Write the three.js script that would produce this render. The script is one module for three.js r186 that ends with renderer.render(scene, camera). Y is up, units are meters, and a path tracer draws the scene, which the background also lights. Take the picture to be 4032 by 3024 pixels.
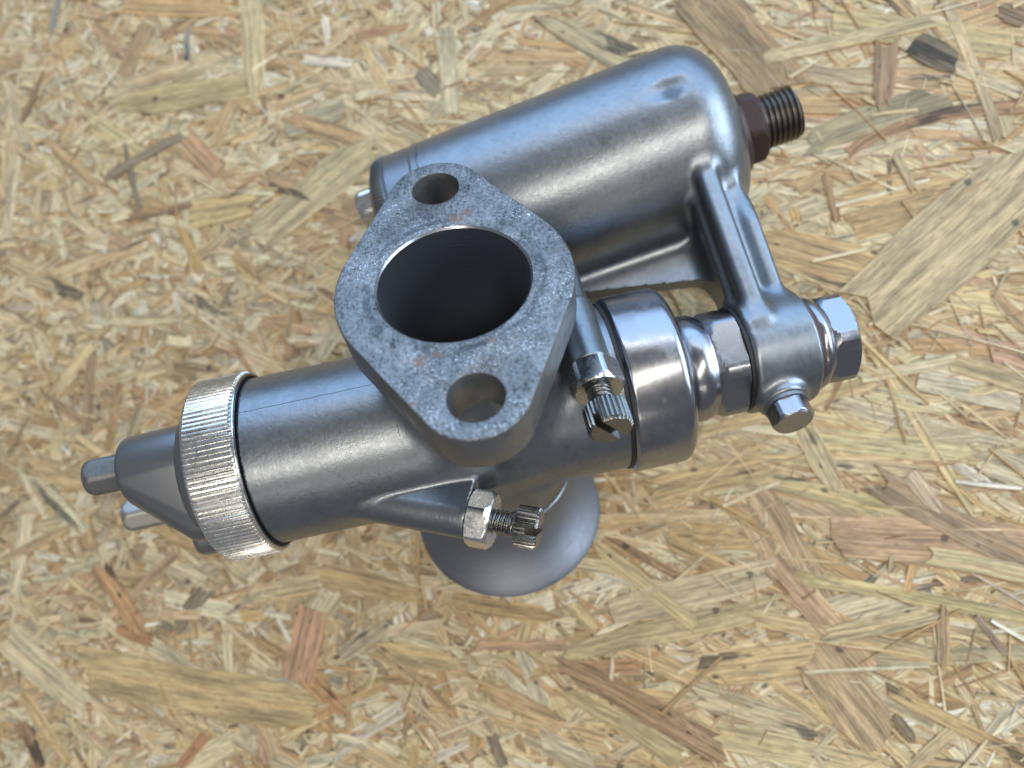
import * as THREE from 'three';
import { mergeGeometries, toCreasedNormals } from 'three/addons/utils/BufferGeometryUtils.js';
import { RectAreaLightUniformsLib } from 'three/addons/lights/RectAreaLightUniformsLib.js';
import { RoundedBoxGeometry } from 'three/addons/geometries/RoundedBoxGeometry.js';
import { ConvexGeometry } from 'three/addons/geometries/ConvexGeometry.js';
import { Brush, Evaluator, SUBTRACTION } from 'three-bvh-csg';

// ---------------------------------------------------------------- camera, light, exposure
const scene = new THREE.Scene();
const camera = new THREE.PerspectiveCamera(54.88, 4 / 3, 0.01, 30);
camera.position.set(0, 0.20957, 0);                       // a phone held 21 cm over the board, tipped about 12 degrees
camera.up.set(0.01916, 0.10991, -0.99376);
camera.lookAt(-0.170705, 0.20957 - 0.978986, -0.111564);
camera.focus = 0.142;
camera.userData.fStop = 12;

const renderer = new THREE.WebGLRenderer({ antialias: true });
renderer.toneMapping = THREE.LinearToneMapping;
renderer.toneMappingExposure = 1.36;
renderer.shadowMap.enabled = true;
RectAreaLightUniformsLib.init();

scene.background = new THREE.Color().setRGB(0.14, 0.148, 0.162);   // the dim room around

const WINDOW_LIGHT = { color: [0.43, 0.67, 1.0], nits: 1.5 };
const SIDE_WINDOW = { color: [0.70, 0.85, 1.0], nits: 4.2 };
const STRIP_LIGHT = { color: [1.0, 0.92, 0.78], nits: 20 };

// ---------------------------------------------------------------- helpers
const MM = 0.001;
function rng(seed) { let a = seed >>> 0; return () => { a = (a + 0x6d2b79f5) | 0; let t = Math.imul(a ^ (a >>> 15), 1 | a); t = (t + Math.imul(t ^ (t >>> 7), 61 | t)) ^ t; return ((t ^ (t >>> 14)) >>> 0) / 4294967296; }; }
function hash3(x, y, z) { let h = Math.imul(x, 374761393) ^ Math.imul(y, 668265263) ^ Math.imul(z, 1440662683); h = Math.imul(h ^ (h >>> 13), 1274126177); return ((h ^ (h >>> 16)) >>> 0) / 4294967296; }
function noise3(x, y, z) {
  const xi = Math.floor(x), yi = Math.floor(y), zi = Math.floor(z); let u = x - xi, v = y - yi, w = z - zi;
  u = u * u * (3 - 2 * u); v = v * v * (3 - 2 * v); w = w * w * (3 - 2 * w);
  const L = (a, b, t) => a + (b - a) * t;
  return L(L(L(hash3(xi, yi, zi), hash3(xi + 1, yi, zi), u), L(hash3(xi, yi + 1, zi), hash3(xi + 1, yi + 1, zi), u), v),
    L(L(hash3(xi, yi, zi + 1), hash3(xi + 1, yi, zi + 1), u), L(hash3(xi, yi + 1, zi + 1), hash3(xi + 1, yi + 1, zi + 1), u), v), w);
}
function fbm(x, y, z, o = 4) { let s = 0, a = 0.5, t = 0; for (let i = 0; i < o; i++) { s += a * noise3(x, y, z); t += a; a *= 0.5; x = x * 2.03 + 11.3; y = y * 2.03 + 5.1; z = z * 2.03 + 7.7; } return s / t; }
const clamp = (x, a = 0, b = 1) => Math.min(b, Math.max(a, x));
const sstep = (a, b, x) => { const t = clamp((x - a) / (b - a)); return t * t * (3 - 2 * t); };
// periodic 2-D noise for textures that repeat
function pnoise(x, y, px, py, s) { const xi = Math.floor(x), yi = Math.floor(y); let u = x - xi, v = y - yi; u = u * u * (3 - 2 * u); v = v * v * (3 - 2 * v); const m = (a, b) => ((a % b) + b) % b; const h = (i, j) => hash3(m(i, px), m(j, py), s); return (h(xi, yi) * (1 - u) + h(xi + 1, yi) * u) * (1 - v) + (h(xi, yi + 1) * (1 - u) + h(xi + 1, yi + 1) * u) * v; }
function pfbm(u, v, fx, fy, s, o = 4) { let t = 0, a = 0.5, n = 0; for (let i = 0; i < o; i++) { t += a * pnoise(u * fx, v * fy, fx, fy, s + i); n += a; a *= 0.5; fx *= 2; fy *= 2; } return t / n; }
function tex(w, h, fn, srgb) {
  const d = new Uint8Array(w * h * 4);
  for (let j = 0; j < h; j++) for (let i = 0; i < w; i++) { const c = fn((i + 0.5) / w, (j + 0.5) / h), k = 4 * (j * w + i); d[k] = clamp(c[0]) * 255; d[k + 1] = clamp(c[1]) * 255; d[k + 2] = clamp(c[2]) * 255; d[k + 3] = 255; }
  const t = new THREE.DataTexture(d, w, h, THREE.RGBAFormat, THREE.UnsignedByteType);
  t.wrapS = t.wrapT = THREE.RepeatWrapping; t.magFilter = THREE.LinearFilter; t.minFilter = THREE.LinearMipmapLinearFilter; t.generateMipmaps = true;
  if (srgb) t.colorSpace = THREE.SRGBColorSpace;
  t.needsUpdate = true; return t;
}
const grey = (g) => [g, g, g];
function vec(a) { return new THREE.Vector3(a[0], a[1], a[2]); }
// matrix that lays the local X axis along `axis` at `origin` (mm); `hint` steers the local Y axis
function lay(origin, axis, hint = [0, 1, 0]) {
  const x = vec(axis).normalize(), y = vec(hint); y.addScaledVector(x, -y.dot(x)).normalize();
  return new THREE.Matrix4().makeBasis(x, y, new THREE.Vector3().crossVectors(x, y)).setPosition(vec(origin));
}
let BASE = new THREE.Vector3();                       // base of the thing being built, mm in its own axes
function part(name, geo, mat, parent, m4, label) {
  const g = geo; if (m4) g.applyMatrix4(m4);
  g.translate(-BASE.x, -BASE.y, -BASE.z); g.scale(MM, MM, MM);
  const o = new THREE.Mesh(g, mat); o.name = name; o.castShadow = o.receiveShadow = true;
  if (label) o.userData.label = label;
  parent.add(o); return o;
}
// a body of revolution about X from [x, r] rings; mod(theta, x, r, ring) may reshape the radius
function turned(rings, seg = 96, mod = null, crease = 0.5) {
  const pos = [], uv = [], idx = [];
  let run = 0;
  rings.forEach(([x, r], k) => {
    if (k) run += Math.hypot(x - rings[k - 1][0], r - rings[k - 1][1]);
    for (let i = 0; i <= seg; i++) { const t = (i / seg) * Math.PI * 2, rr = mod ? mod(t, x, r, k) : r; pos.push(x, rr * Math.cos(t), rr * Math.sin(t)); uv.push(run / 40, (t * Math.max(r, 4)) / 40); }
  });
  const n = seg + 1;
  for (let k = 0; k + 1 < rings.length; k++) for (let i = 0; i < seg; i++) {
    const a = k * n + i, b = a + 1, c = a + n, d = c + 1;
    if (rings[k][1] > 0) idx.push(a, b, c);
    if (rings[k + 1][1] > 0) idx.push(b, d, c);
  }
  const g = new THREE.BufferGeometry(); g.setAttribute('position', new THREE.Float32BufferAttribute(pos, 3)); g.setAttribute('uv', new THREE.Float32BufferAttribute(uv, 2)); g.setIndex(idx);
  return crease === null ? g : toCreasedNormals(g, crease);
}
// rounds the corners of a profile: each [x, r, radius]
function soft(profile, steps = 4) {
  const out = [];
  profile.forEach((p, i) => {
    const rad = p[2] || 0; if (!rad || i === 0 || i === profile.length - 1) { out.push([p[0], p[1]]); return; }
    const a = profile[i - 1], b = profile[i + 1], da = [a[0] - p[0], a[1] - p[1]], db = [b[0] - p[0], b[1] - p[1]], la = Math.hypot(...da), lb = Math.hypot(...db), k = Math.min(rad, la * 0.49, lb * 0.49);
    const s = [p[0] + da[0] / la * k, p[1] + da[1] / la * k], e = [p[0] + db[0] / lb * k, p[1] + db[1] / lb * k];
    for (let j = 0; j <= steps; j++) { const t = j / steps, q = 1 - t; out.push([q * q * s[0] + 2 * q * t * p[0] + t * t * e[0], q * q * s[1] + 2 * q * t * p[1] + t * t * e[1]]); }
  });
  return out;
}
// hexagon across flats `af` from x0 to x1, corners cut by cones at the ends (c0, c1: how far the cone reaches along x)
function hex(af, x0, x1, c0 = 1, c1 = 1, phase = 0, edge = 0.25) {
  const ap = af / 2, R = ap / Math.cos(Math.PI / 6), d = R - ap, seg = 96;
  const cone = (x) => Math.min(c0 > 0 ? ap - 0.15 + (x - x0) * (d + 0.3) / c0 : 99, c1 > 0 ? ap - 0.15 + (x1 - x) * (d + 0.3) / c1 : 99);
  const xs = new Set([x0, x1]); for (let k = 1; k <= 6; k++) { if (c0 > 0) xs.add(x0 + c0 * k / 6); if (c1 > 0) xs.add(x1 - c1 * k / 6); }
  const rings = [[x0, 0], ...[...xs].sort((a, b) => a - b).map((x) => [x, R]), [x1, 0]];
  const mod = (t, x, r) => { if (!r) return 0; const s = Math.PI / 3, u = (((t + phase) % s) + s) % s - s / 2; let h = ap / Math.cos(u); h = Math.min(h, R - edge + 0.0); return Math.min(h, cone(x)); };
  return turned(rings, seg, mod, 0.35);
}
// a threaded rod along X
function thread(r, depth, pitch, x0, x1, seg = 40) {
  const n = Math.ceil(((x1 - x0) / pitch) * 8), rings = [[x0, 0]];
  for (let k = 0; k <= n; k++) rings.push([x0 + (x1 - x0) * k / n, r]);
  rings.push([x1, 0]);
  return turned(rings, seg, (t, x, q) => { if (!q) return 0; const f = (((x / pitch + t / (2 * Math.PI)) % 1) + 1) % 1, w = Math.abs(f * 2 - 1); return r - depth * sstep(0.15, 0.85, w) - (x > x1 - 0.25 || x < x0 + 0.05 ? depth * 0.6 : 0); }, 0.9);
}
const smin = (a, b, k) => { const h = Math.max(k - Math.abs(a - b), 0) / k; return Math.min(a, b) - h * h * k * 0.25; };
const smax = (a, b, k) => -smin(-a, -b, k);
const capped = (rad, along, R, half, rd = 0.4) => { const a = rad - R + rd, b = Math.abs(along) - half + rd; return Math.min(Math.max(a, b), 0) + Math.hypot(Math.max(a, 0), Math.max(b, 0)) - rd; };
// surface nets on a distance field (mm), pulled onto the true surface; colour and uv from callbacks
function cast(f, lo, hi, h, uvOf, colOf) {
  const n = [0, 1, 2].map((k) => Math.ceil((hi[k] - lo[k]) / h) + 1), [nx, ny, nz] = n, val = new Float32Array(nx * ny * nz);
  for (let k = 0, p = 0; k < nz; k++) for (let j = 0; j < ny; j++) for (let i = 0; i < nx; i++, p++) val[p] = f(lo[0] + i * h, lo[1] + j * h, lo[2] + k * h);
  const id = new Int32Array(nx * ny * nz).fill(-1), pos = [], nor = [], sx = 1, sy = nx, sz = nx * ny, corner = [0, sx, sy, sx + sy, sz, sx + sz, sy + sz, sx + sy + sz];
  const edges = [[0, 1], [2, 3], [4, 5], [6, 7], [0, 2], [1, 3], [4, 6], [5, 7], [0, 4], [1, 5], [2, 6], [3, 7]], e = 0.06;
  const grad = (x, y, z) => { const a = f(x + e, y, z) - f(x - e, y, z), b = f(x, y + e, z) - f(x, y - e, z), c = f(x, y, z + e) - f(x, y, z - e), l = Math.hypot(a, b, c) || 1; return [a / l, b / l, c / l]; };
  for (let k = 0; k < nz - 1; k++) for (let j = 0; j < ny - 1; j++) for (let i = 0; i < nx - 1; i++) {
    const p = i + j * sy + k * sz; let m = 0; for (let c = 0; c < 8; c++) if (val[p + corner[c]] < 0) m |= 1 << c;
    if (m === 0 || m === 255) continue;
    let x = 0, y = 0, z = 0, w = 0;
    for (const [a, b] of edges) { const A = val[p + corner[a]], B = val[p + corner[b]]; if ((A < 0) === (B < 0)) continue; const t = A / (A - B); x += (a & 1) + ((b & 1) - (a & 1)) * t; y += ((a >> 1) & 1) + (((b >> 1) & 1) - ((a >> 1) & 1)) * t; z += (a >> 2) + ((b >> 2) - (a >> 2)) * t; w++; }
    x = lo[0] + (i + x / w) * h; y = lo[1] + (j + y / w) * h; z = lo[2] + (k + z / w) * h;
    for (let s = 0; s < 3; s++) { const g = grad(x, y, z), d = clamp(f(x, y, z), -h * 0.4, h * 0.4); x -= g[0] * d; y -= g[1] * d; z -= g[2] * d; }
    id[p] = pos.length / 3; pos.push(x, y, z); nor.push(...grad(x, y, z));
  }
  const idx = [], quad = (a, b, c, d, flip) => { if (a < 0 || b < 0 || c < 0 || d < 0) return; flip ? idx.push(a, c, b, a, d, c) : idx.push(a, b, c, a, c, d); };
  for (let k = 1; k < nz - 1; k++) for (let j = 1; j < ny - 1; j++) for (let i = 1; i < nx - 1; i++) {
    const p = i + j * sy + k * sz, s = val[p] < 0;
    if (s !== val[p + sx] < 0) quad(id[p - sy - sz], id[p - sz], id[p], id[p - sy], !s);
    if (s !== val[p + sy] < 0) quad(id[p - sx - sz], id[p - sx], id[p], id[p - sz], !s);
    if (s !== val[p + sz] < 0) quad(id[p - sx - sy], id[p - sy], id[p], id[p - sx], !s);
  }
  const uv = [], col = [];
  for (let q = 0; q < pos.length; q += 3) { uv.push(...uvOf(pos[q], pos[q + 1], pos[q + 2])); col.push(...colOf(pos[q], pos[q + 1], pos[q + 2])); }
  const g = new THREE.BufferGeometry();
  g.setAttribute('position', new THREE.Float32BufferAttribute(pos, 3)); g.setAttribute('normal', new THREE.Float32BufferAttribute(nor, 3)); g.setAttribute('uv', new THREE.Float32BufferAttribute(uv, 2)); g.setAttribute('color', new THREE.Float32BufferAttribute(col, 3)); g.setIndex(idx);
  return g;
}

// ---------------------------------------------------------------- the room's lamps (outside the frame; the metal mirrors them)
function lampGlow(c, n) { return new THREE.MeshStandardMaterial({ color: 0x222222, emissive: new THREE.Color().setRGB(...c), emissiveIntensity: n, roughness: 1 }); }
function room(name, label, category, group) { const o = new THREE.Group(); o.name = name; o.userData = { label, category }; if (group) o.userData.group = group; scene.add(o); return o; }
function glowing(name, c, nits, w, h, at, target, shadow = true) {
  const l = new THREE.RectAreaLight(new THREE.Color().setRGB(...c), nits, w, h); l.name = name; l.position.set(...at); l.lookAt(...target); scene.add(l); return l;
}
function faced(group, at, target) { group.position.set(...at); const m = new THREE.Matrix4().lookAt(vec(at), vec(target), new THREE.Vector3(0, 1, 0)); group.quaternion.setFromRotationMatrix(m); }   // its -Z looks at the target
function metreBox(name, w, h, d, x, y, z, mat, parent) { const o = new THREE.Mesh(new THREE.BoxGeometry(w, h, d), mat); o.position.set(x, y, z); o.name = name; o.castShadow = o.receiveShadow = true; parent.add(o); return o; }
const paint = new THREE.MeshStandardMaterial({ color: new THREE.Color().setRGB(0.6, 0.6, 0.58), roughness: 0.6 });
function stripLight(name, label, at, target, len, wide, nits) {
  const g = room(name, label, 'lamp'); faced(g, at, target);
  metreBox('housing', len + 0.06, 0.05, wide + 0.03, 0, 0, 0.04, paint, g).rotation.x = Math.PI / 2;
  metreBox('diffuser', len, wide, 0.012, 0, 0, 0.006, lampGlow(STRIP_LIGHT.color, 1), g);
  const p = vec(at), d = vec(target).sub(p).normalize();
  glowing('strip_light_glow', STRIP_LIGHT.color, nits, len, wide, p.clone().addScaledVector(d, 0.012).toArray(), target);
}
function daylightWindow(name, label, at, target, w, h, light) {
  const g = room(name, label, 'window'); faced(g, at, target);
  metreBox('pane', w, h, 0.006, 0, 0, 0, lampGlow(light.color, 1), g);
  for (const s of [-1, 1]) { metreBox('frame', 0.07, h + 0.14, 0.07, s * (w / 2 + 0.035), 0, 0, paint, g); metreBox('frame', w, 0.07, 0.07, 0, s * (h / 2 + 0.035), 0, paint, g); }
  const p = vec(at), d = vec(target).sub(p).normalize();
  glowing(name + '_daylight', light.color, light.nits, w, h, p.clone().addScaledVector(d, 0.05).toArray(), target);
}
daylightWindow('window', 'wide window full of blue daylight behind the float chamber', [0.1, 0.85, -1.4], [0, 0.85, 0], 2.8, 1.4, WINDOW_LIGHT);
daylightWindow('window_001', 'smaller paler window close to the banjo bolt end of the board', [0.95, 0.6, -0.32], [0, 0.6, -0.05], 0.9, 0.8, SIDE_WINDOW);
stripLight('strip_light', 'long ceiling strip light hanging over the board', [0.2, 1.35, 0.22], [0, 0, 0], 1.25, 0.09, STRIP_LIGHT.nits);
stripLight('strip_light_001', 'second strip light further from the window', [0.15, 1.3, 1.55], [0, 0, 0], 1.25, 0.05, STRIP_LIGHT.nits * 0.5);
stripLight('strip_light_002', 'third strip light close above the window', [0.1, 1.52, -1.35], [0, 0, 0], 1.5, 0.07, STRIP_LIGHT.nits * 0.5);

// ---------------------------------------------------------------- the board: oriented strand board, strand by strand
const grainTex = [0, 1, 2, 3].map((s) => tex(512, 256, (u, v) => {
  const wob = (pfbm(u, v, 3, 2, 40 + s, 2) - 0.5) * 0.06, vv = (v + wob + 1) % 1;
  const broad = pfbm(u, vv, 2, 10 + 4 * s, 11 + s, 3), fine = pfbm(u, vv, 6, 48, 21 + s, 3), speck = pfbm(u, v, 24, 32, 31 + s, 2);
  let g = 0.87 + (broad - 0.5) * 0.46 + (fine - 0.5) * 0.42 + (speck - 0.5) * 0.22;
  const late = sstep(0.6, 0.74, broad) * 0.09;
  let r = g - late * 0.6, gg = g - late, b = g - late * 1.2;
  if (s === 3) { const st = sstep(0.66, 0.8, pfbm(u, v, 5, 5, 77, 3)) * 0.34; r -= st; gg -= st * 0.98; b -= st * 0.9; }
  const knot = sstep(0.84, 0.9, pfbm(u, v, 12, 10, 91 + s, 2)) * 0.3; r -= knot; gg -= knot; b -= knot * 0.9;
  return [r, gg, b];
}, true));
const grainBump = tex(512, 256, (u, v) => { const w = (pfbm(u, v, 3, 2, 140, 2) - 0.5) * 0.06, q = (v + w + 1) % 1; return grey(0.5 + (pfbm(u, q, 5, 40, 121, 3) - 0.5) * 0.9 + (pfbm(u, v, 2, 8, 131, 2) - 0.5) * 0.5); });
const strandMats = grainTex.map((t) => new THREE.MeshStandardMaterial({ map: t, vertexColors: true, roughness: 0.72, bumpMap: grainBump, bumpScale: 0.00022 }));
const boardMat = new THREE.MeshStandardMaterial({ color: new THREE.Color().setRGB(0.50, 0.40, 0.27), map: grainTex[1], roughness: 0.9 });

// one strand: ragged thin slab along a centre line on the board; tops lie between y and y + lift
function strandGeo(R, x1, z1, x2, z2, w, col, y, mid, cols = 2, rows = 5, roll = null, thick = 0.45) {
  const lin = new THREE.Color(col), len = Math.hypot(x2 - x1, z2 - z1), dx = (x2 - x1) / len, dz = (z2 - z1) / len;
  let bx = 0, bz = 0; if (mid) { bx = (mid[0] - (x1 + x2) / 2) * 2; bz = (mid[1] - (z1 + z2) / 2) * 2; } else { const b = (R() - 0.5) * len * 0.05; bx = -dz * b; bz = dx * b; }
  const tilt = roll ?? (R() - 0.5) * 0.06, pitch = (R() - 0.5) * 0.14, cup = (R() - 0.5) * 0.1, u0 = R() * 7, v0 = R() * 5, t0 = R() < 0.3 ? 0.3 + R() * 0.5 : 0.85 + R() * 0.25, t1 = R() < 0.3 ? 0.3 + R() * 0.5 : 0.85 + R() * 0.25;
  const e0 = [], e1 = []; for (let c = 0; c <= cols; c++) { e0.push((R() - 0.5) * Math.min(w * 0.9, len * 0.22)); e1.push((R() - 0.5) * Math.min(w * 0.9, len * 0.22)); }
  const top = [], pos = [], uv = [], colr = [], idx = [];
  for (let r = 0; r <= rows; r++) {
    const s = r / rows, q = 4 * s * (1 - s) * 0.5, taper = (s < 0.25 ? t0 + (1 - t0) * s * 4 : s > 0.75 ? t1 + (1 - t1) * (1 - s) * 4 : 1) * (0.9 + 0.2 * R());
    for (let c = 0; c <= cols; c++) {
      const k = c / cols - 0.5, off = k * w * taper, along = s * len + (r === 0 ? e0[c] : r === rows ? e1[c] : 0);
      const yy = y + tilt * off - Math.abs(tilt) * w * 0.5 - Math.abs(cup) + cup * (4 * k * k) + pitch * (s - 0.5) - Math.abs(pitch) * 0.5;
      top.push([x1 + dx * along - dz * off + bx * q, yy, z1 + dz * along + dx * off + bz * q, along, off]);
    }
  }
  const n = cols + 1, push = (p, dy) => { pos.push(p[0], p[1] + dy, p[2]); uv.push(u0 + p[3] / 46, v0 + p[4] / 16); colr.push(lin.r, lin.g, lin.b); return pos.length / 3 - 1; };
  const T = top.map((p) => push(p, 0));
  for (let r = 0; r < rows; r++) for (let c = 0; c < cols; c++) { const a = T[r * n + c], b = T[r * n + c + 1], d = T[(r + 1) * n + c], e = T[(r + 1) * n + c + 1]; idx.push(a, b, d, b, e, d); }
  const ring = []; for (let c = 0; c <= cols; c++) ring.push(c); for (let r = 1; r <= rows; r++) ring.push(r * n + cols); for (let c = cols - 1; c >= 0; c--) ring.push(rows * n + c); for (let r = rows - 1; r >= 1; r--) ring.push(r * n);
  for (let k = 0; k < ring.length; k++) { const p = top[ring[k]], q = top[ring[(k + 1) % ring.length]], a = push(p, 0), b = push(q, 0), c = push(p, -thick), d = push(q, -thick); idx.push(a, c, b, b, c, d); }
  const g = new THREE.BufferGeometry(); g.setAttribute('position', new THREE.Float32BufferAttribute(pos, 3)); g.setAttribute('uv', new THREE.Float32BufferAttribute(uv, 2)); g.setAttribute('color', new THREE.Float32BufferAttribute(colr, 3)); g.setIndex(idx); g.computeVertexNormals();
  // faces must look up: the outline runs so that tops face +y
  if (g.attributes.normal.getY(0) < 0) { const i = g.index.array; for (let k = 0; k < i.length; k += 3) { const t = i[k]; i[k] = i[k + 1]; i[k + 1] = t; } g.computeVertexNormals(); }
  g.scale(MM, MM, MM); return g;
}
// strands read off the photograph: ends (mm on the board), width, colour (sRGB 0-255), optional middle
const SEEN = [
  [17.9, -139.3, 41.4, -107, 16.3, 150, 125, 95],
  [36.7, -116.5, 81.2, -122.9, 3.9, 200, 185, 145],
  [57.3, -125.8, 104, -113, 8.9, 190, 175, 130],
  [77.3, -116.5, 87.4, -109.1, 7.5, 52, 48, 50],
  [85.2, -129.3, 96.5, -87.2, 3.1, 200, 180, 145, 90, -113.2],
  [93.7, -127.6, 93.5, -108.3, 1.6, 200, 165, 140],
  [69.6, -117.7, 67.5, -99.3, 5.4, 140, 112, 88],
  [58, -86.1, 102.8, -96.1, 3.7, 150, 108, 78, 74.8, -94.3],
  [48.2, -90.7, 81.7, -100.9, 7.8, 150, 142, 115],
  [44.7, -101.7, 56.8, -100.4, 4.8, 192, 160, 115],
  [51.8, -80.8, 53.8, -67.3, 1.6, 140, 105, 75],
  [68.8, -83.7, 68, -74.1, 1.2, 95, 78, 70],
  [70, -85.2, 74.4, -74.4, 2.2, 195, 175, 140],
  [60.9, -41.4, 107.3, -83.4, 20.0, 198, 180, 145],
  [56.3, -74, 82.6, -76.6, 8.1, 195, 165, 120],
  [29.7, 3.4, 94.8, 23.3, 4.8, 200, 186, 140, 61.5, 10.5],
  [28.8, 28.8, 95.3, 37.8, 3.5, 205, 190, 140, 53.5, 31],
  [27.7, 5.7, 44.7, 38.6, 13.3, 190, 162, 130],
  [41, -8.3, 89.3, -2.6, 5.6, 200, 188, 145],
  [43, -10.4, 50.5, 5.6, 6.0, 198, 182, 145],
  [60.3, 3.3, 95.8, 23.9, 7.4, 150, 128, 106],
  [69.4, 2.5, 75.7, 11.7, 4.1, 205, 182, 160],
  [69.8, 20, 66.4, 32.6, 2.2, 190, 150, 105],
  [45.9, 43.8, 72.2, 37, 5.2, 198, 182, 145],
  [28.4, 39.5, 72.2, 47.7, 4.5, 192, 172, 132],
  [84.7, -2.8, 97.9, 2.5, 7.2, 205, 195, 165],
  [73, 22.7, 96.1, 27.3, 4.7, 195, 182, 145],
  [75.2, 35.9, 74.1, 49, 2.8, 178, 150, 118],
  [82.2, 37, 89, 46.7, 1.4, 150, 128, 118],
  [-20.5, 50.4, 36.2, 36.3, 6.2, 200, 185, 145],
  [-23.5, 54.8, -2.5, 53.1, 3.6, 172, 128, 98],
  [-23.5, 53.1, 18.6, 74.1, 7.2, 160, 128, 98],
  [16.6, 44.8, 61.7, 75.4, 2.4, 202, 180, 135, 43.1, 63],
  [43.7, 48.6, 58.3, 69, 13.3, 190, 165, 130],
  [16.7, 70.2, 57.9, 76.2, 7.0, 205, 190, 150],
  [12, 59.4, 41.3, 67.1, 6.6, 205, 192, 160],
  [62, 62.5, 66.3, 68.5, 2.6, 92, 78, 72],
  [-23.5, 60, 10.4, 76.5, 5.0, 200, 182, 140],
  [-12.6, 21.8, 13.1, 42.1, 4.3, 198, 182, 142],
  [2.9, 6.5, 31.3, 0.1, 7.5, 195, 170, 125],
  [-173.3, -95.7, -146.4, -108, 3.1, 112, 105, 95],
  [-167.6, -108.1, -160.6, -84, 2.3, 118, 110, 102],
  [-145.2, -107.4, -132.5, -93.9, 7.3, 188, 148, 115],
  [-180.9, -116.5, -161.8, -102.7, 7.0, 205, 188, 140],
  [-172.9, -124.9, -131, -134.4, 8.6, 198, 182, 145],
  [-170.1, -120.6, -123.6, -123.1, 9.1, 188, 172, 125],
  [-123.9, -153.5, -120.7, -119.1, 7.4, 205, 190, 150],
  [-146.5, -145.6, -146.4, -134.8, 2.2, 150, 152, 150],
  [-196.6, -161.8, -198.8, -150, 2.3, 152, 156, 160],
  [-117.5, -73.1, -81.3, -100.1, 12.5, 202, 188, 150],
  [-172.6, -157, -130.1, -150.7, 6.6, 200, 162, 112],
  [-142, -81.1, -120.8, -83.5, 9.4, 205, 182, 130],
  [-164.7, -81.4, -141, -84.3, 3.2, 140, 112, 80],
  [-200.2, -135.5, -207.6, -117.6, 2.3, 128, 98, 78],
  [-200.7, 52, -170.5, 71.9, 9.7, 212, 198, 165],
  [-166.8, 31.4, -151.8, 49.3, 6.0, 195, 148, 105],
  [-161.1, 49.1, -146.7, 52.4, 3.9, 160, 110, 75],
  [-129.9, 36.7, -142, 48.9, 5.3, 128, 118, 104],
  [-95.3, 39.8, -100.1, 61, 8.9, 192, 150, 122],
  [-101.7, 56.5, -84.9, 70.5, 4.9, 194, 142, 98],
  [-171.3, 61.5, -93.2, 70.1, 14.0, 196, 174, 128],
  [-122.9, 50.1, -121.9, 61.1, 3.3, 222, 212, 175],
  [-127.4, 77.8, -136.7, 88.6, 3.7, 165, 110, 78],
  [-191, 77.7, -183, 91.6, 4.1, 145, 110, 85],
  [-158.6, 55.3, -155.8, 54.9, 1.9, 230, 220, 198],
  [-111, 78.1, -108.7, 84.8, 3.2, 212, 172, 150],
  [-174.6, -35.8, -174.8, -10.9, 3.4, 148, 122, 98],
  [-96.7, -104.3, -69.1, -88.7, 4.3, 200, 178, 135],
  [-57.9, -135.9, -55.4, -106.9, 5.9, 205, 195, 165],
  [-109.5, -111.5, -85.9, -101.9, 5.1, 185, 150, 110],
  [-65.9, -122.9, -59.1, -114.7, 5.1, 120, 115, 105],
  [-207.9, -69.4, -180.6, -55.6, 6.1, 195, 175, 135],
  [-195.1, -1.3, -166.2, 6, 6.7, 200, 175, 130],
  [-149.3, 17.2, -125.5, 26.6, 5.6, 195, 165, 118],
  [-92.6, 31.3, -64.3, 37.1, 6.6, 190, 165, 120],
  [-53.4, 38, -26.9, 41, 5.1, 192, 165, 120],
  [-77.9, 51.8, -50.5, 55.7, 5.6, 200, 180, 135],
  [-46.5, 60.5, -23.2, 69.1, 5.0, 195, 165, 125],
  [-42.5, 73.8, -38.6, 82.1, 2.9, 120, 110, 100],
  [98.8, -124.4, 104.6, -121, 5.2, 110, 85, 68],
  [92.4, -44.6, 100.7, -36.9, 4.8, 205, 190, 155],
  [80.2, -27.7, 99, -21.2, 5.4, 190, 170, 130],
  [60.4, -19.5, 80.5, -15.5, 4.9, 200, 185, 145]
];
const board = new THREE.Group(); board.name = 'strand_board'; board.userData = { kind: 'structure', label: 'pale oriented strand board the carburettor lies on' }; scene.add(board);
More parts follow.
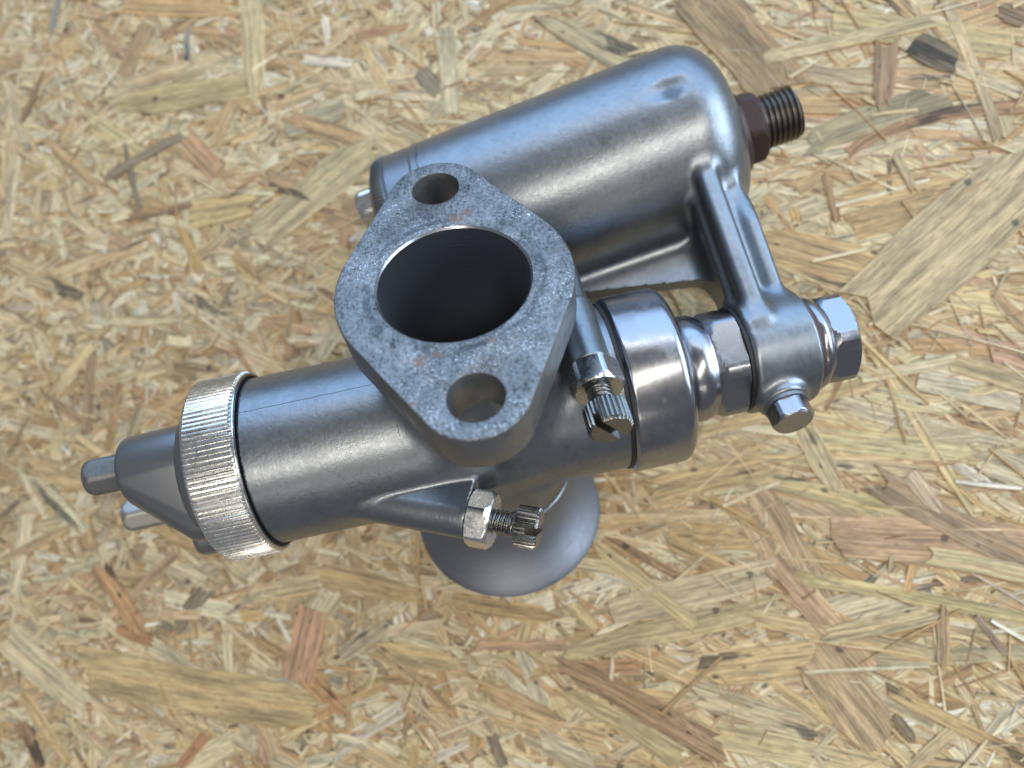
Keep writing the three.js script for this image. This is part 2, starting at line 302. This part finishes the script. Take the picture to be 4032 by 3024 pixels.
{
  const X0 = -285, X1 = 160, Z0 = -215, Z1 = 140;
  const core = new THREE.Mesh(new THREE.BoxGeometry((X1 - X0) * MM, 0.016, (Z1 - Z0) * MM), boardMat); core.position.set((X0 + X1) / 2 * MM, -0.00895, (Z0 + Z1) / 2 * MM); core.name = 'board_core'; core.receiveShadow = true; board.add(core);
  const straw = new THREE.Color().setRGB(203 / 255, 178 / 255, 134 / 255, THREE.SRGBColorSpace), R = rng(20240611), tones = [[207, 184, 142, 8], [214, 195, 157, 8], [198, 170, 126, 6], [190, 157, 112, 5], [223, 209, 175, 5], [182, 144, 96, 3.0], [166, 130, 90, 2.0], [192, 154, 122, 1.2], [160, 128, 96, 0.6], [163, 151, 127, 0.6], [183, 168, 138, 1.2], [142, 116, 90, 0.3], [122, 104, 86, 0.1], [230, 220, 198, 1.3]];
  const total = tones.reduce((s, t) => s + t[3], 0), tone = (soft_ = 0) => { let k = R() * total, q = tones[0]; for (const t of tones) { k -= t[3]; if (k < 0) { q = t; break; } } return new THREE.Color().setRGB(q[0] / 255, q[1] / 255, q[2] / 255, THREE.SRGBColorSpace).lerp(straw, soft_).offsetHSL((R() - 0.5) * 0.012, (R() - 0.5) * 0.06, (R() - 0.5) * 0.04); };
  const free = (x, z) => (x > 50 || z > 25 || z < -95 || x < -150 ? 1 : 0);   // away from where the metal rests
  const jitter = () => R() + R() + R() - 1.5;
  // small flakes nobody could count: two merged meshes
  const flakes = [[], []];
  for (let k = 0; k < 16000; k++) {
    const x = X0 + R() * (X1 - X0), z = Z0 + R() * (Z1 - Z0), right = sstep(-70, 40, x), long = R() < 0.3 + 0.3 * right;
    const len = long ? 9 + R() * (14 + 16 * right) : 3 + R() * 8, w = long ? 0.9 + R() * R() * 5 : 1.4 + R() * R() * 5.5, a = jitter() * (1.6 - 0.5 * right) + 0.15, c = Math.cos(a) * len / 2, s = Math.sin(a) * len / 2;
    flakes[k & 1].push(strandGeo(R, x - c, z - s, x + c, z + s, w, tone(0.3), -0.78 + R() * 0.56, null, 1, 2, (R() - 0.5) * 0.05, 0.3));
  }
  for (let k = 0; k < 1500; k++) {
    const x = -70 + R() * 230 - (R() < 0.35 ? 200 * R() : 0), z = Z0 + R() * (Z1 - Z0), right = sstep(-90, 20, x), len = 12 + R() * (12 + 34 * right), w = 1.2 + R() * R() * 7, a = jitter() * (1.3 - 0.5 * right) + 0.15, c = Math.cos(a) * len / 2, s = Math.sin(a) * len / 2;
    flakes[k & 1].push(strandGeo(R, x - c, z - s, x + c, z + s, w, tone(0.2), -0.56 + R() * 0.36, null, 1, 4, (R() - 0.5) * 0.03, 0.3));
  }
  // fine splinters, standing a little proud on the rougher right side
  for (let k = 0; k < 5200; k++) {
    const x = X0 + R() * (X1 - X0) + (R() < 0.5 ? 110 * R() : 0), z = Z0 + R() * (Z1 - Z0), right = sstep(-60, 60, x), len = 3 + R() * R() * (12 + 22 * right), w = 0.25 + R() * R() * 1.3, a = jitter() * 1.4 + 0.2, c = Math.cos(a) * len / 2, s = Math.sin(a) * len / 2;
    if (x > X1) continue;
    flakes[k & 1].push(strandGeo(R, x - c, z - s, x + c, z + s, w, tone(0), -0.34 + R() * 0.3 + free(x, z) * right * R() * R() * 0.8, null, 1, 2, (R() - 0.5) * 0.4, 0.3));
  }
  flakes.forEach((f, k) => { const o = new THREE.Mesh(mergeGeometries(f), strandMats[k ? 2 : 1]); o.name = 'small_flakes' + (k ? '_001' : ''); o.userData.kind = 'stuff'; o.castShadow = o.receiveShadow = true; board.add(o); });
  let count = 0;
  const addStrand = (g, m) => { const o = new THREE.Mesh(g, m); o.name = 'strand' + (count ? '_' + String(count).padStart(3, '0') : ''); o.castShadow = o.receiveShadow = true; board.add(o); count++; };
  const room_ = 300 - SEEN.length;
  for (let k = 0; k < room_; k++) {
    const x = -215 + R() * 315, z = -158 + R() * 245, right = sstep(-80, 30, x);
    const len = 14 + R() * (16 + 38 * right), w = 1.8 + R() * R() * (7 + 7 * right) + 1, a = jitter() * (1.5 - 0.6 * right) + 0.12, c = Math.cos(a) * len / 2, s = Math.sin(a) * len / 2;
    addStrand(strandGeo(R, x - c, z - s, x + c, z + s, w, tone(0.32), -0.36 + R() * 0.24 + free(x, z) * right * R() * 0.35, null, 2, 5, (R() - 0.5) * 0.03, 0.35), strandMats[Math.floor(R() * 4)]);
  }
  SEEN.forEach(([x1, z1, x2, z2, w, cr, cg, cb, mx, mz], k) => addStrand(strandGeo(R, x1, z1, x2, z2, w, new THREE.Color().setRGB(cr / 255, cg * 0.98 / 255, cb * 0.95 / 255, THREE.SRGBColorSpace).lerp(straw, 0.25), -0.18 + 0.18 * R() + free((x1 + x2) / 2, (z1 + z2) / 2) * sstep(-60, 60, x1) * R() * 0.55, mx === undefined ? null : [mx, mz], 3, 6, (R() - 0.5) * 0.02, 0.5), strandMats[k % 4]));
}

// ---------------------------------------------------------------- metals
const rough = (base, amp, s) => tex(512, 512, (u, v) => { const g = base + (pfbm(u, v, 11, 11, s, 4) - 0.5) * amp + (pfbm(u, v, 60, 60, s + 9, 3) - 0.5) * amp * 1.2; return grey(g); });
const castRough = rough(0.375, 0.09, 201), dullRough = rough(0.52, 0.16, 231), chromeRough = tex(512, 512, (u, v) => grey(0.25 + sstep(0.5, 0.7, pfbm(u, v, 6, 6, 301, 4)) * 0.12 + (pfbm(u, v, 48, 48, 311, 2) - 0.5) * 0.06));
const castBump = tex(512, 512, (u, v) => grey(0.5 + (pfbm(u, v, 80, 80, 401, 2) - 0.5) * 0.7 + (pfbm(u, v, 130, 5, 441, 2) - 0.5) * 0.45 - sstep(0.74, 0.82, pfbm(u, v, 40, 40, 421, 2)) * 0.5));
const ringBump = tex(512, 128, (u, v) => grey(0.5 + (pfbm(u, v, 150, 3, 431, 2) - 0.5) * 0.9));
const metal = (rgb, map, bump, more) => new THREE.MeshStandardMaterial({ color: new THREE.Color().setRGB(...rgb), metalness: 1, roughness: 1, roughnessMap: map, bumpMap: castBump, bumpScale: bump, ...more });
const M = {
  cast: metal([1, 1, 1], castRough, 0.00002, { vertexColors: true, metalness: 0.92 }),
  plain: metal([0.19, 0.205, 0.225], castRough, 0.00002, { metalness: 0.92 }),
  chrome: metal([0.30, 0.305, 0.335], chromeRough, 0.000005),
  bright: metal([0.70, 0.70, 0.69], rough(0.27, 0.14, 251), 0.000006),
  steel: metal([0.22, 0.22, 0.215], rough(0.30, 0.2, 261), 0.00001),
  dark: metal([0.22, 0.23, 0.245], rough(0.46, 0.16, 233), 0.00004, { metalness: 0.85 }),
  slide: metal([0.05, 0.05, 0.055], dullRough, 0.00003),
  brown: new THREE.MeshStandardMaterial({ color: new THREE.Color().setRGB(0.055, 0.036, 0.034), metalness: 0.6, roughness: 0.45, bumpMap: castBump, bumpScale: 0.00003 }),
  black: new THREE.MeshStandardMaterial({ color: new THREE.Color().setRGB(0.012, 0.012, 0.013), roughness: 0.6 }),
  fibre: new THREE.MeshStandardMaterial({ color: new THREE.Color().setRGB(0.06, 0.03, 0.03), roughness: 0.7 }),
};
// machined flange face: grey, scratched, speckled with crystal grain, gasket marks round the bore and a few rust spots
const FACE = 80;
const rust = [[2.5, -15.2, 1.7], [5.0, -16.6, 0.9], [-7.6, 16.2, 1.5], [-4.4, 15.6, 1.1], [4.2, 15.0, 0.9], [-9.9, 24.2, 0.6], [16.0, -17.0, 0.9]];
const flangeTex = tex(800, 800, (u, v) => {
  const x = (u - 0.5) * FACE, z = (v - 0.5) * FACE, r = Math.hypot(x, z), n = fbm(x * 0.35, 3.1, z * 0.35, 4);
  let g = 0.158 + (n - 0.5) * 0.14 + (fbm(x * 2.2, 9.2, z * 2.2, 3) - 0.5) * 0.17;
  const sp = noise3(x * 5.2, 17.7, z * 5.2) * 0.6 + noise3(x * 9.1, 27.7, z * 9.1) * 0.4, rough_ = 0.1 + 0.9 * sstep(0.4, 0.62, fbm(x * 0.13 + 4, 1.5, z * 0.13, 3) + z * 0.0045);
  g += sstep(0.62, 0.76, sp) * 0.46 * rough_; g -= sstep(0.62, 0.8, noise3(x * 2.9 + 50, 7.7, z * 2.9)) * 0.06;
  g += (noise3(x * 7, 5.5, z * 0.35) - 0.5) * 0.09 * (1.2 - rough_) + (noise3((x + z * 0.3) * 4, 6.5, z * 0.12) - 0.5) * 0.05;
  let c = [g * 0.985, g, g * 1.03];
  const ring = sstep(14.7, 15.2, r) * (1 - sstep(15.7, 16.6, r)) * sstep(0.40, 0.54, fbm(x * 0.2 + 20, 2.2, z * 0.2, 4)) * sstep(0.3, 0.6, fbm(x * 1.4, 4.4, z * 1.4, 2)) * 0.9;
  c = c.map((q, k) => q * (1 - ring) + [0.075, 0.08, 0.09][k] * ring);
  for (const [rx, rz, rs] of rust) { const d = Math.hypot(x - rx, z - rz) / rs + (fbm(x * 1.6, 8.8, z * 1.6, 3) - 0.5) * 1.6, k = (1 - sstep(0.4, 1.0, d)) * 0.55; c = c.map((q, i) => q * (1 - k) + [0.2, 0.1, 0.06][i] * k); }
  const lin2s = (q) => (q <= 0.0031308 ? q * 12.92 : 1.055 * Math.pow(Math.max(q, 0), 1 / 2.4) - 0.055);
  return c.map(lin2s);
}, true);
const flangeBump = tex(800, 800, (u, v) => { const x = (u - 0.5) * FACE, z = (v - 0.5) * FACE; return grey(0.5 + (noise3(x * 3.6, 17.7, z * 3.6) - 0.5) * 0.5 + (noise3(x * 7.1, 27.7, z * 7.1) - 0.5) * 0.4 + (noise3(x * 7, 5.5, z * 0.35) - 0.5) * 0.22); });
M.flange = new THREE.MeshStandardMaterial({ map: flangeTex, metalness: 0.75, roughness: 0.46, bumpMap: flangeBump, bumpScale: 0.00005 });

// ---------------------------------------------------------------- the carburettor (own axes in mm: X along the mixing chamber, Y up the bore to the flange face at 0, Z away from the float chamber)
const carb = new THREE.Group(); carb.name = 'carburettor'; scene.add(carb);
carb.userData = { label: 'old grey metal motorcycle carburettor with float chamber lying on the strand board', category: 'carburettor' };
BASE.set(8.21, -87.7, -22.87);                          // where the bellmouth rim touches the board
carb.quaternion.setFromRotationMatrix(new THREE.Matrix4().set(0.96289, 0.04315, 0.26641, 0, -0.16747, 0.86964, 0.46442, 0, -0.21164, -0.4918, 0.84459, 0, 0, 0, 0, 1));
carb.position.set(-0.03345, 0, -0.009996);
const AX = [1, 0, 0], CY = -41.5;
const mottled = (base, s) => (x, y, z) => { const n = fbm(x * 0.16 + s, y * 0.16, z * 0.16, 4), f = fbm(x * 1.1, y * 1.1 + s, z * 1.1, 3), pit = sstep(0.80, 0.9, noise3(x * 1.5 + 40, y * 1.5, z * 1.5 + s)); const g = base * (1 + (n - 0.5) * 0.22 + (f - 0.5) * 0.26) * (1 - 0.16 * pit); return [g * 0.92, g, g * 1.11]; };
const uneven = (x, z, r1, r2, h) => { const px = Math.abs(x), pz = Math.abs(z), b = (r1 - r2) / h, a = Math.sqrt(1 - b * b), k = -b * px + a * pz; if (k < 0) return Math.hypot(px, pz) - r1; if (k > a * h) return Math.hypot(px, pz - h) - r2; return px * a + pz * b - r1; };

// mixing chamber, neck, intake stub and the two screw bosses: one casting
const SA = Math.atan2(5.2, 11.5), SC = Math.cos(SA), SS = Math.sin(SA), SX = -7.0, SZ = 23.7;   // slanted throttle-stop screw: axis and face of its boss
const bodyField = (x, y, z) => {
  const by = y - CY, rad = Math.hypot(by, z);
  let d = capped(rad, x + 9.7, 18, 38.2, 0.5);
  d = smin(d, capped(Math.hypot(x, z), y + 24, 16.4, 17.5, 0.3), 4);
  d = smin(d, Math.max(uneven(x, z, 20.5, 8.7, 24) + 0.2, Math.abs(y + 7.6) - 1.1), 3.5);
  let t = capped(Math.hypot(x, z), y + 53, 17.2, 12, 0.5); t = smin(t, capped(Math.hypot(x, z), y + 64.4, 17.9, 1.6, 0.5), 0.8); d = smin(d, t, 3);
  // pilot screw boss along Z, stepped
  const br = Math.hypot(x - 21.6, y + 20); let b = capped(br, z - 2.2, 3.95, 7.6, 0.5); b = smin(b, capped(br, z + 10, 3.35, 7, 1.2), 0.5); d = smin(d, b, 1.6);
  // slanted boss with its web down to the chamber
  const s = (x - SX) * SC + (z - SZ) * SS, q = (x - SX) * SS - (z - SZ) * SC, qq = q - clamp(q, 0, 11); d = smin(d, capped(Math.hypot(qq, by), s + 17, 4.5, 17, 0.3), 1.0);
  d = Math.max(d, -(Math.hypot(x, z) - 13.5));
  return Math.max(d, -Math.max(Math.min(Math.hypot(x, z - 25.4), Math.hypot(x, z + 25.4)) - 4.75, -y - 11));
};
const wrapUV = (x, y, z) => [x / 40, Math.atan2(z * 0.6 + (y - CY) * -0.8, (y - CY) * 0.6 + z * 0.8) * 18 / 40];
const body = part('body', cast(bodyField, [-49, -67.5, -34.5], [29.6, -6, 36.5], 0.55, wrapUV, mottled(0.23, 3)), M.cast, carb);

// the casting's parting line, a dirty hair line along the top of the chamber
{ const p = []; for (let k = 0; k <= 16; k++) p.push(new THREE.Vector3(-48.6 + k * 1.75, CY + 17.93, (noise3(k * 0.9, 3.3, 1.1) - 0.5) * 0.2)); part('parting_line', new THREE.TubeGeometry(new THREE.CatmullRomCurve3(p), 48, 0.11, 6), metal([0.1, 0.1, 0.105], dullRough, 0), body); }
// flange
{
  const r1 = 21, r2 = 9.2, h = 24, hole = 25.4, be = Math.acos((r1 - r2) / h), S = new THREE.Shape();
  S.absarc(0, h, r2, Math.PI / 2 - be, Math.PI / 2 + be, false); S.absarc(0, 0, r1, Math.PI / 2 + be, Math.PI * 1.5 - be, false); S.absarc(0, -h, r2, Math.PI * 1.5 - be, Math.PI * 1.5 + be, false); S.absarc(0, 0, r1, Math.PI * 1.5 + be, Math.PI * 2.5 - be, false); S.closePath();
  for (const [cy, r] of [[0, 13.5 + 0.25], [hole, 4.55], [-hole, 4.55]]) { const H = new THREE.Path(); H.absarc(0, cy, r, 0, Math.PI * 2, true); S.holes.push(H); }
  const g = new THREE.ExtrudeGeometry(S, { depth: 7.5, bevelEnabled: true, bevelThickness: 0.3, bevelSize: 0.3, bevelOffset: -0.3, bevelSegments: 2, curveSegments: 64 });
  g.deleteAttribute('uv'); g.translate(0, 0, 0.3 - 8.1); g.rotateX(-Math.PI / 2);
  const cg = toCreasedNormals(g, 0.5), P = cg.attributes.position, N = cg.attributes.normal, uv = [];
  for (let i = 0; i < P.count; i++) { const side = Math.abs(N.getY(i)) < 0.5; uv.push(0.5 + (P.getX(i) + (side ? P.getY(i) * 0.7 : 0)) / FACE, 0.5 + (P.getZ(i) + (side ? P.getY(i) * 0.7 : 0)) / FACE); }
  cg.setAttribute('uv', new THREE.Float32BufferAttribute(uv, 2));
  const pick = (want) => {      // the machined top face is a part of its own on the flange block
    const keep = []; for (let t = 0; t < P.count; t += 3) if ((N.getY(t) + N.getY(t + 1) + N.getY(t + 2) > 2.7 && P.getY(t) > -1) === want) keep.push(t, t + 1, t + 2);
    const o = new THREE.BufferGeometry(); for (const [k, n] of [['position', 3], ['normal', 3], ['uv', 2]]) { const s = cg.attributes[k].array, a = new Float32Array(keep.length * n); keep.forEach((q, i) => { for (let c = 0; c < n; c++) a[i * n + c] = s[q * n + c]; }); o.setAttribute(k, new THREE.BufferAttribute(a, n)); }
    return o;
  };
  const block = part('mounting_flange', pick(false), metal([0.185, 0.19, 0.2], rough(0.44, 0.26, 207), 0.00006, { metalness: 0.8 }), carb, null, 'thick oval flange with two stud holes');
  part('machined_face', pick(true), M.flange, block, null, 'speckled grey face with gasket marks and rust spots');
}
// bore lining and throttle slide
part('bore_lining', turned([[-60, 13.48], [-0.4, 13.48], [-0.05, 13.75]].map(([x, r]) => [x, r]), 128, null, 0.6), new THREE.MeshStandardMaterial({ color: new THREE.Color().setRGB(0.42, 0.45, 0.5), metalness: 0.95, roughness: 0.26, bumpMap: ringBump, bumpScale: 0.00003, side: THREE.DoubleSide }), carb, lay([0, 0, 0], [0, 1, 0], [0, 0, 1]));
part('throttle_slide', turned(soft([[-13.3, 0], [-13.3, 11.5, 0.4], [13.3, 11.5, 0.4], [13.3, 0]]), 96), M.slide, carb, lay([0, CY, 0], AX));
// bellmouth
part('bellmouth', turned([[-62, 14.2], [-66, 14.2], [-69.4, 14.3], [-70.0, 14.9], [-74, 15.2], [-77.5, 16.1], [-80.3, 17.6], [-82.6, 19.4], [-84.6, 21.5], [-86.2, 23.3], [-87.1, 24.1], [-87.5, 24.3], [-87.75, 24.1], [-87.7, 23.7], [-86.6, 22.7], [-85, 20.6], [-83, 18.7], [-80.6, 16.7], [-77.5, 15.0], [-74, 14.1], [-68, 13.6], [-62, 13.4]].map(([x, r]) => [x, r]), 128, null, 0.9), metal([0.25, 0.265, 0.30], rough(0.55, 0.14, 235), 0.00002), carb, lay([0, 0, 0], [0, 1, 0], [0, 0, 1]));

// knurled ring, top cap and cable adjusters
{
  const teeth = 118, prof = [[-58.4, 16], [-58.4, 19.0], [-58.0, 19.55], [-57.6, 19.75], [-48.7, 19.75], [-48.3, 19.3], [-48.1, 19.35], [-47.9, 19.3], [-47.8, 19.1], [-47.8, 18.7], [-50, 18.6]];
  const R = rng(5), jag = Array.from({ length: teeth }, () => R());
  part('knurled_ring', turned(prof, teeth * 6, (t, x, r, k) => { if (k < 2 || k > 4) return r; const f = (t / (2 * Math.PI)) * teeth, i = Math.floor(f) % teeth, w = Math.abs((f % 1) * 2 - 1); return r - (k === 4 || k === 3 ? 0.5 : 0.3) * sstep(0.3, 0.95, w) - 0.07 * jag[i]; }, 0.3), M.bright, carb, lay([0, CY, 0], AX), 'bright chrome ring with straight knurling');
  part('sealing_ring', turned([[-50.5, 17.6], [-50.5, 18.6], [-47.9, 18.6], [-47.9, 17.6]], 96), M.black, carb, lay([0, CY, 0], AX));
  const cap = new THREE.Group(); cap.name = 'top_cap'; cap.userData.label = 'dark grey humped cap'; carb.add(cap);
  const pts = [], ringAt = (x, y, r, z = 0) => { for (let k = 0; k < 40; k++) { const a = k / 40 * Math.PI * 2; pts.push(new THREE.Vector3(x, CY + y + r * Math.cos(a), z + r * Math.sin(a))); } };
  for (const [x, r] of [[-75.0, 5.9], [-74.8, 6.6], [-74.3, 7.2], [-73.5, 7.5], [-59, 7.9]]) ringAt(x, 6.0, r);
  for (const [x, r] of [[-64.8, 3.6], [-64.3, 4.2], [-63.4, 4.6], [-59, 5.0]]) ringAt(x, -1, r, 10.2);
  part('cap_hump', toCreasedNormals(new ConvexGeometry(pts), 0.6), M.dark, cap);
  part('cap_disc', turned(soft([[-62.5, 0], [-62.5, 13.5, 1], [-59.3, 15.5, 0.5], [-59, 17.6], [-57, 17.6], [-57, 0]]), 96), M.dark, cap, lay([0, CY, 0], AX));
  part('cable_boss', turned(soft([[-75, 0], [-75, 4.6, 0.8], [-59, 5.6], [-59, 0]]), 64), M.dark, cap, lay([0, CY - 10.7, 0], AX));
  part('side_lobe', turned(soft([[-71.5, 0], [-71.5, 4.4, 1.6], [-59, 5.2], [-59, 0]]), 64), M.dark, cap, lay([0, CY - 18.4, 4.2], AX));
  const adj = (y, z, x0, x1, af, ph, m) => part('cable_adjuster', hex(af, x0, x1, 2.4, 0, ph, 0.25), m, carb, lay([0, CY + y, z], AX));
  adj(7.2, 0, -82.7, -74, 7.4, 0.35, metal([0.24, 0.24, 0.245], dullRough, 0.00002));
  adj(-10.9, -0.6, -84.4, -74, 7.2, 0.55, metal([0.46, 0.45, 0.42], rough(0.5, 0.2, 281), 0.00001));
}

// chromed union nut, jet holder, banjo bolt
part('union_nut', turned(soft([[28.4, 15], [28.4, 18.4, 0.2], [29.2, 19.3, 0.5], [40.2, 19.3, 1.2], [41.6, 17.6, 0.8], [42.2, 10]], 5), 160, null, 0.7), M.chrome, carb, lay([0, CY, 0], AX), 'smooth polished chrome nut');
part('gasket', turned([[27.6, 17], [27.6, 18.3], [28.4, 18.3], [28.4, 17]], 96), M.black, carb, lay([0, CY, 0], AX));
{
  const j = new THREE.Group(); j.name = 'jet_holder'; j.userData.label = 'polished chrome bulb and hexagon'; carb.add(j);
  part('bulb', turned([[41, 9.8], [42, 9.9], [42.6, 10.6], [43.6, 11.3], [45, 11.8], [46.6, 11.8], [48.0, 11.3], [48.9, 10.7], [49.6, 10.7]], 128, null, 1.2), M.chrome, j, lay([0, CY, 0], AX));
  part('hexagon', hex(21.6, 48.6, 55.4, 2.8, 0.7, 0.22, 0.5), M.chrome, j, lay([0, CY, 0], AX));
}
part('washer', turned([[55.3, 8], [55.3, 11.6], [56.2, 11.6], [56.2, 8]], 96), M.black, carb, lay([0, CY, 0], AX));
{
  const b = part('banjo_bolt', hex(18.6, 73.2, 79.8, 3.0, 1.2, 0.42, 0.45), M.chrome, carb, lay([0, CY, 0], AX), 'polished hexagon bolt head');
  part('collar', turned(soft([[71.5, 6], [71.5, 10.2, 0.4], [72.6, 10.4, 0.6], [74.6, 9.4, 0.8], [75.2, 6]]), 96, null, 0.9), M.chrome, b, lay([0, CY, 0], AX));
  part('washer', turned(soft([[70.1, 7], [70.1, 10.2, 0.2], [71.7, 10.2, 0.2], [71.7, 7]]), 96), M.fibre, b, lay([0, CY, 0], AX));
}

// float chamber: bowl, arm and banjo in one casting. U along the bowl, V from the bowl to the banjo, Q across
const PB = [0, -41.8, -60], U = [0.982, 0.1891, 0], V = [0.0359, -0.1867, 0.9818], Q = [-0.1856, 0.9641, 0.1901];
const inBowl = (a, v, q) => [0, 1, 2].map((k) => PB[k] + U[k] * a + V[k] * v + Q[k] * q);
const bowlField = (x, y, z) => {
  const dx = x - PB[0], dy = y - PB[1], dz = z - PB[2], a = dx * U[0] + dy * U[1], v = dx * V[0] + dy * V[1] + dz * V[2], q = dx * Q[0] + dy * Q[1] + dz * Q[2];
  const rad = Math.hypot(v, q), rc = 11, e = a - (76.4 - rc - rad * rad * 0.0012), w = rad - (23.95 - rc);
  let d = Math.max(Math.min(Math.max(e, w), 0) + Math.hypot(Math.max(e, 0), Math.max(w, 0)) - rc, 0.6 - a);
  const s = clamp((v - 14) / 46), box = (ca, ha, cq, hq, v0, v1, rd) => { const A = Math.abs(a - ca) - ha + rd, B = Math.abs(q - cq) - hq + rd, C = Math.abs(v - (v0 + v1) / 2) - (v1 - v0) / 2 + rd; return Math.min(Math.max(A, B, C), 0) + Math.hypot(Math.max(A, 0), Math.max(B, 0), Math.max(C, 0)) - rd; };
  let arm = box(65.2 - 3.0 * s, 5.9 - 0.4 * s, -1.5, 11.4 - 3.4 * s, 8, 60, 1.2);
  arm = smin(arm, box(63.6 - 2.8 * s, 2.4, 5, 10.3 - 2.6 * s, 15, 60, 1.8), 2.2);
  arm = smin(arm, box(70.4 - 3.4 * s, 1.5, 1, (9.8 - 3.2 * s) * (0.25 + 0.75 * sstep(14, 34, v)), 14, 57, 1.2), 2.4);
  d = smin(d, arm, 2.2);
  d = smin(d, Math.max(Math.abs(q + 6) - 1.7, v - 30.8 - (a - 37) * 0.27, 5 - v, 12 - a, a - 60) - 0.3, 4.5);
  const by = y - CY; d = smin(d, capped(Math.hypot(by, z), x - 63.2, 12.4, 7.1, 1.0), 2.6);
  d = smin(d, capped(Math.hypot(x - 61.6, by), z - 8, 5.2, 5.8, 0.9), 1.6);
  // a worn dent near the rounded end
  const ex = (a - 61) / 4.6, ev = (v - 2.5) / 2.6, eq = (q - 24.9) / 1.7; d = smax(d, -(Math.hypot(ex, ev, eq) - 1) * 1.6, 1.2);
  return d;
};
const bowlUV = (x, y, z) => { const dx = x - PB[0], dy = y - PB[1], dz = z - PB[2], v = dx * V[0] + dy * V[1] + dz * V[2], q = dx * Q[0] + dy * Q[1] + dz * Q[2]; return [(dx * U[0] + dy * U[1]) / 40, (Math.atan2(v * -0.8 + q * 0.6, v * 0.6 + q * 0.8) * 24 + Math.max(0, Math.hypot(v, q) - 24)) / 40]; };
const bowlTone = mottled(0.23, 9), bowlCol = (x, y, z) => { const c = bowlTone(x, y, z), p = inBowl(61.4, 3.4, 23.4), d = Math.hypot(x - p[0], (y - p[1]), (z - p[2]) * 1.2) / 3.4 + (fbm(x * 0.9, y * 0.9, z * 0.9, 3) - 0.5) * 0.9, k = 1 - 0.5 * (1 - sstep(0.45, 1.0, d)); return c.map((t) => t * k); };
const bowl = part('float_chamber', cast(bowlField, [-6, -71, -86.5], [84, 2.5, 16.5], 0.6, bowlUV, bowlCol), M.cast, carb, null, 'smooth grey cylindrical float bowl with ribbed arm');
{
  const L = (v, q) => lay(inBowl(0, v, q), U, Q), knurl = 150;
  const lid = part('lid', turned(soft([[1.6, 20], [1.6, 23.3, 0.2], [0.9, 23.6, 0.2], [0.3, 24.0, 0.4], [-1.0, 24.0, 0.4], [-1.5, 23.8, 0.2], [-8.2, 23.8, 0.2], [-8.6, 23.3, 0.1], [-9.0, 23.8, 0.1], [-11.2, 23.3, 0.8], [-13.4, 21, 1.5], [-14, 18], [-14, 0]].map((p) => p)), knurl * 4, null, 0.6), M.plain, bowl, L(0, 0));
  part('knurled_band', turned([[-8.9, 23.0], [-9.0, 23.85], [-11.0, 23.5], [-12.0, 22.9], [-12.2, 21.5]], knurl * 4, (t, x, r, k) => k === 0 || k === 4 ? r : r + 0.2 * Math.sin(t * knurl), 0.3), M.plain, lid, L(0, 0));
  part('lid_screw', hex(9.6, -20, -13.6, 2.4, 0, 0.15, 0.3), M.bright, bowl, L(-10.4, 8));
  const un = part('fuel_union', hex(16.4, 78.4, 83.2, 0.6, 1.8, 0.2, 0.3), M.brown, bowl, L(1.3, -1.0), 'brown stained hexagon fuel union');
  part('collar', turned(soft([[75.5, 0], [75.5, 11.0], [76.8, 11.0, 0.4], [78.5, 10.0, 0.4], [78.6, 0]]), 96), M.brown, un, L(1.3, -1.0));
  part('thread', thread(6.7, 0.75, 1.34, 83.2, 92.6, 64), metal([0.13, 0.115, 0.10], rough(0.4, 0.2, 291), 0.00004), un, L(1.3, -1.0));
  const pm = lay([61.6, CY, 0], [0, 0, 1]);
  const plug = part('drain_plug', hex(8.0, 14.4, 18.6, 0.5, 1.0, 0.3, 0.25), M.chrome, bowl, pm.clone());
  part('washer', turned([[13.6, 2], [13.6, 4.6], [14.5, 4.6], [14.5, 2]], 64), M.dark, plug, pm.clone());
}

// the two knurled adjusting screws with their lock nuts
function adjustingScrew(m4, o) {
  const g = new THREE.Group(); g.name = 'adjusting_screw'; carb.add(g);
  part('thread', thread(2.45, 0.5, 0.95, o.t0, o.t1), M.steel, g, m4.clone());
  part('neck', turned(soft([[o.h0 - 1.2, 0], [o.h0 - 1.2, 2.1, 0.3], [o.h0 - 0.6, 2.7, 0.3], [o.h0 + 0.2, 2.6], [o.h0 + 0.2, 0]]), 48), M.steel, g, m4.clone());
  part('lock_nut', hex(o.af, o.n0, o.n1, 0.4, 1.5, o.ph, 0.25), o.nut, g, m4.clone());
  const teeth = 30, head = turned(soft([[o.h0, 0], [o.h0, 3.4], [o.h0 + 0.5, 4.15], [o.h1 - 0.5, 4.15], [o.h1, 3.6], [o.h1, 0]]), teeth * 6, (t, x, r) => (r > 3.7 ? r - 0.34 * sstep(0.25, 0.9, Math.abs(((t / (2 * Math.PI)) * teeth % 1) * 2 - 1)) : r), 0.5);
  const A = new Brush(head), B = new Brush(new THREE.BoxGeometry(3.2, 12, 1.45).toNonIndexed()); B.position.set(o.h1 - 0.6, 0, 0); B.rotation.x = o.slot; A.updateMatrixWorld(); B.updateMatrixWorld();
  const ev = new Evaluator(); ev.useGroups = false; const cut = ev.evaluate(A, B, SUBTRACTION).geometry; cut.clearGroups();
  part('knurled_head', cut, M.steel, g, m4.clone());
}
adjustingScrew(lay([SX, CY, SZ], [SC, 0, SS]), { t0: -2, t1: 9.2, n0: 0.2, n1: 4.9, af: 10.6, ph: 0.9, nut: M.bright, h0: 9.2, h1: 14.2, slot: 0.62 });
adjustingScrew(lay([21.6, -20, 0], [0, 0, 1]), { t0: 8, t1: 19.0, n0: 10.4, n1: 15.6, af: 9.2, ph: 0.3, nut: metal([0.42, 0.42, 0.43], rough(0.26, 0.14, 253), 0.000006), h0: 18.8, h1: 24.2, slot: 0.63 });

scene.traverse((o) => { if (o.isMesh) { o.castShadow = true; o.receiveShadow = true; } });
renderer.render(scene, camera);
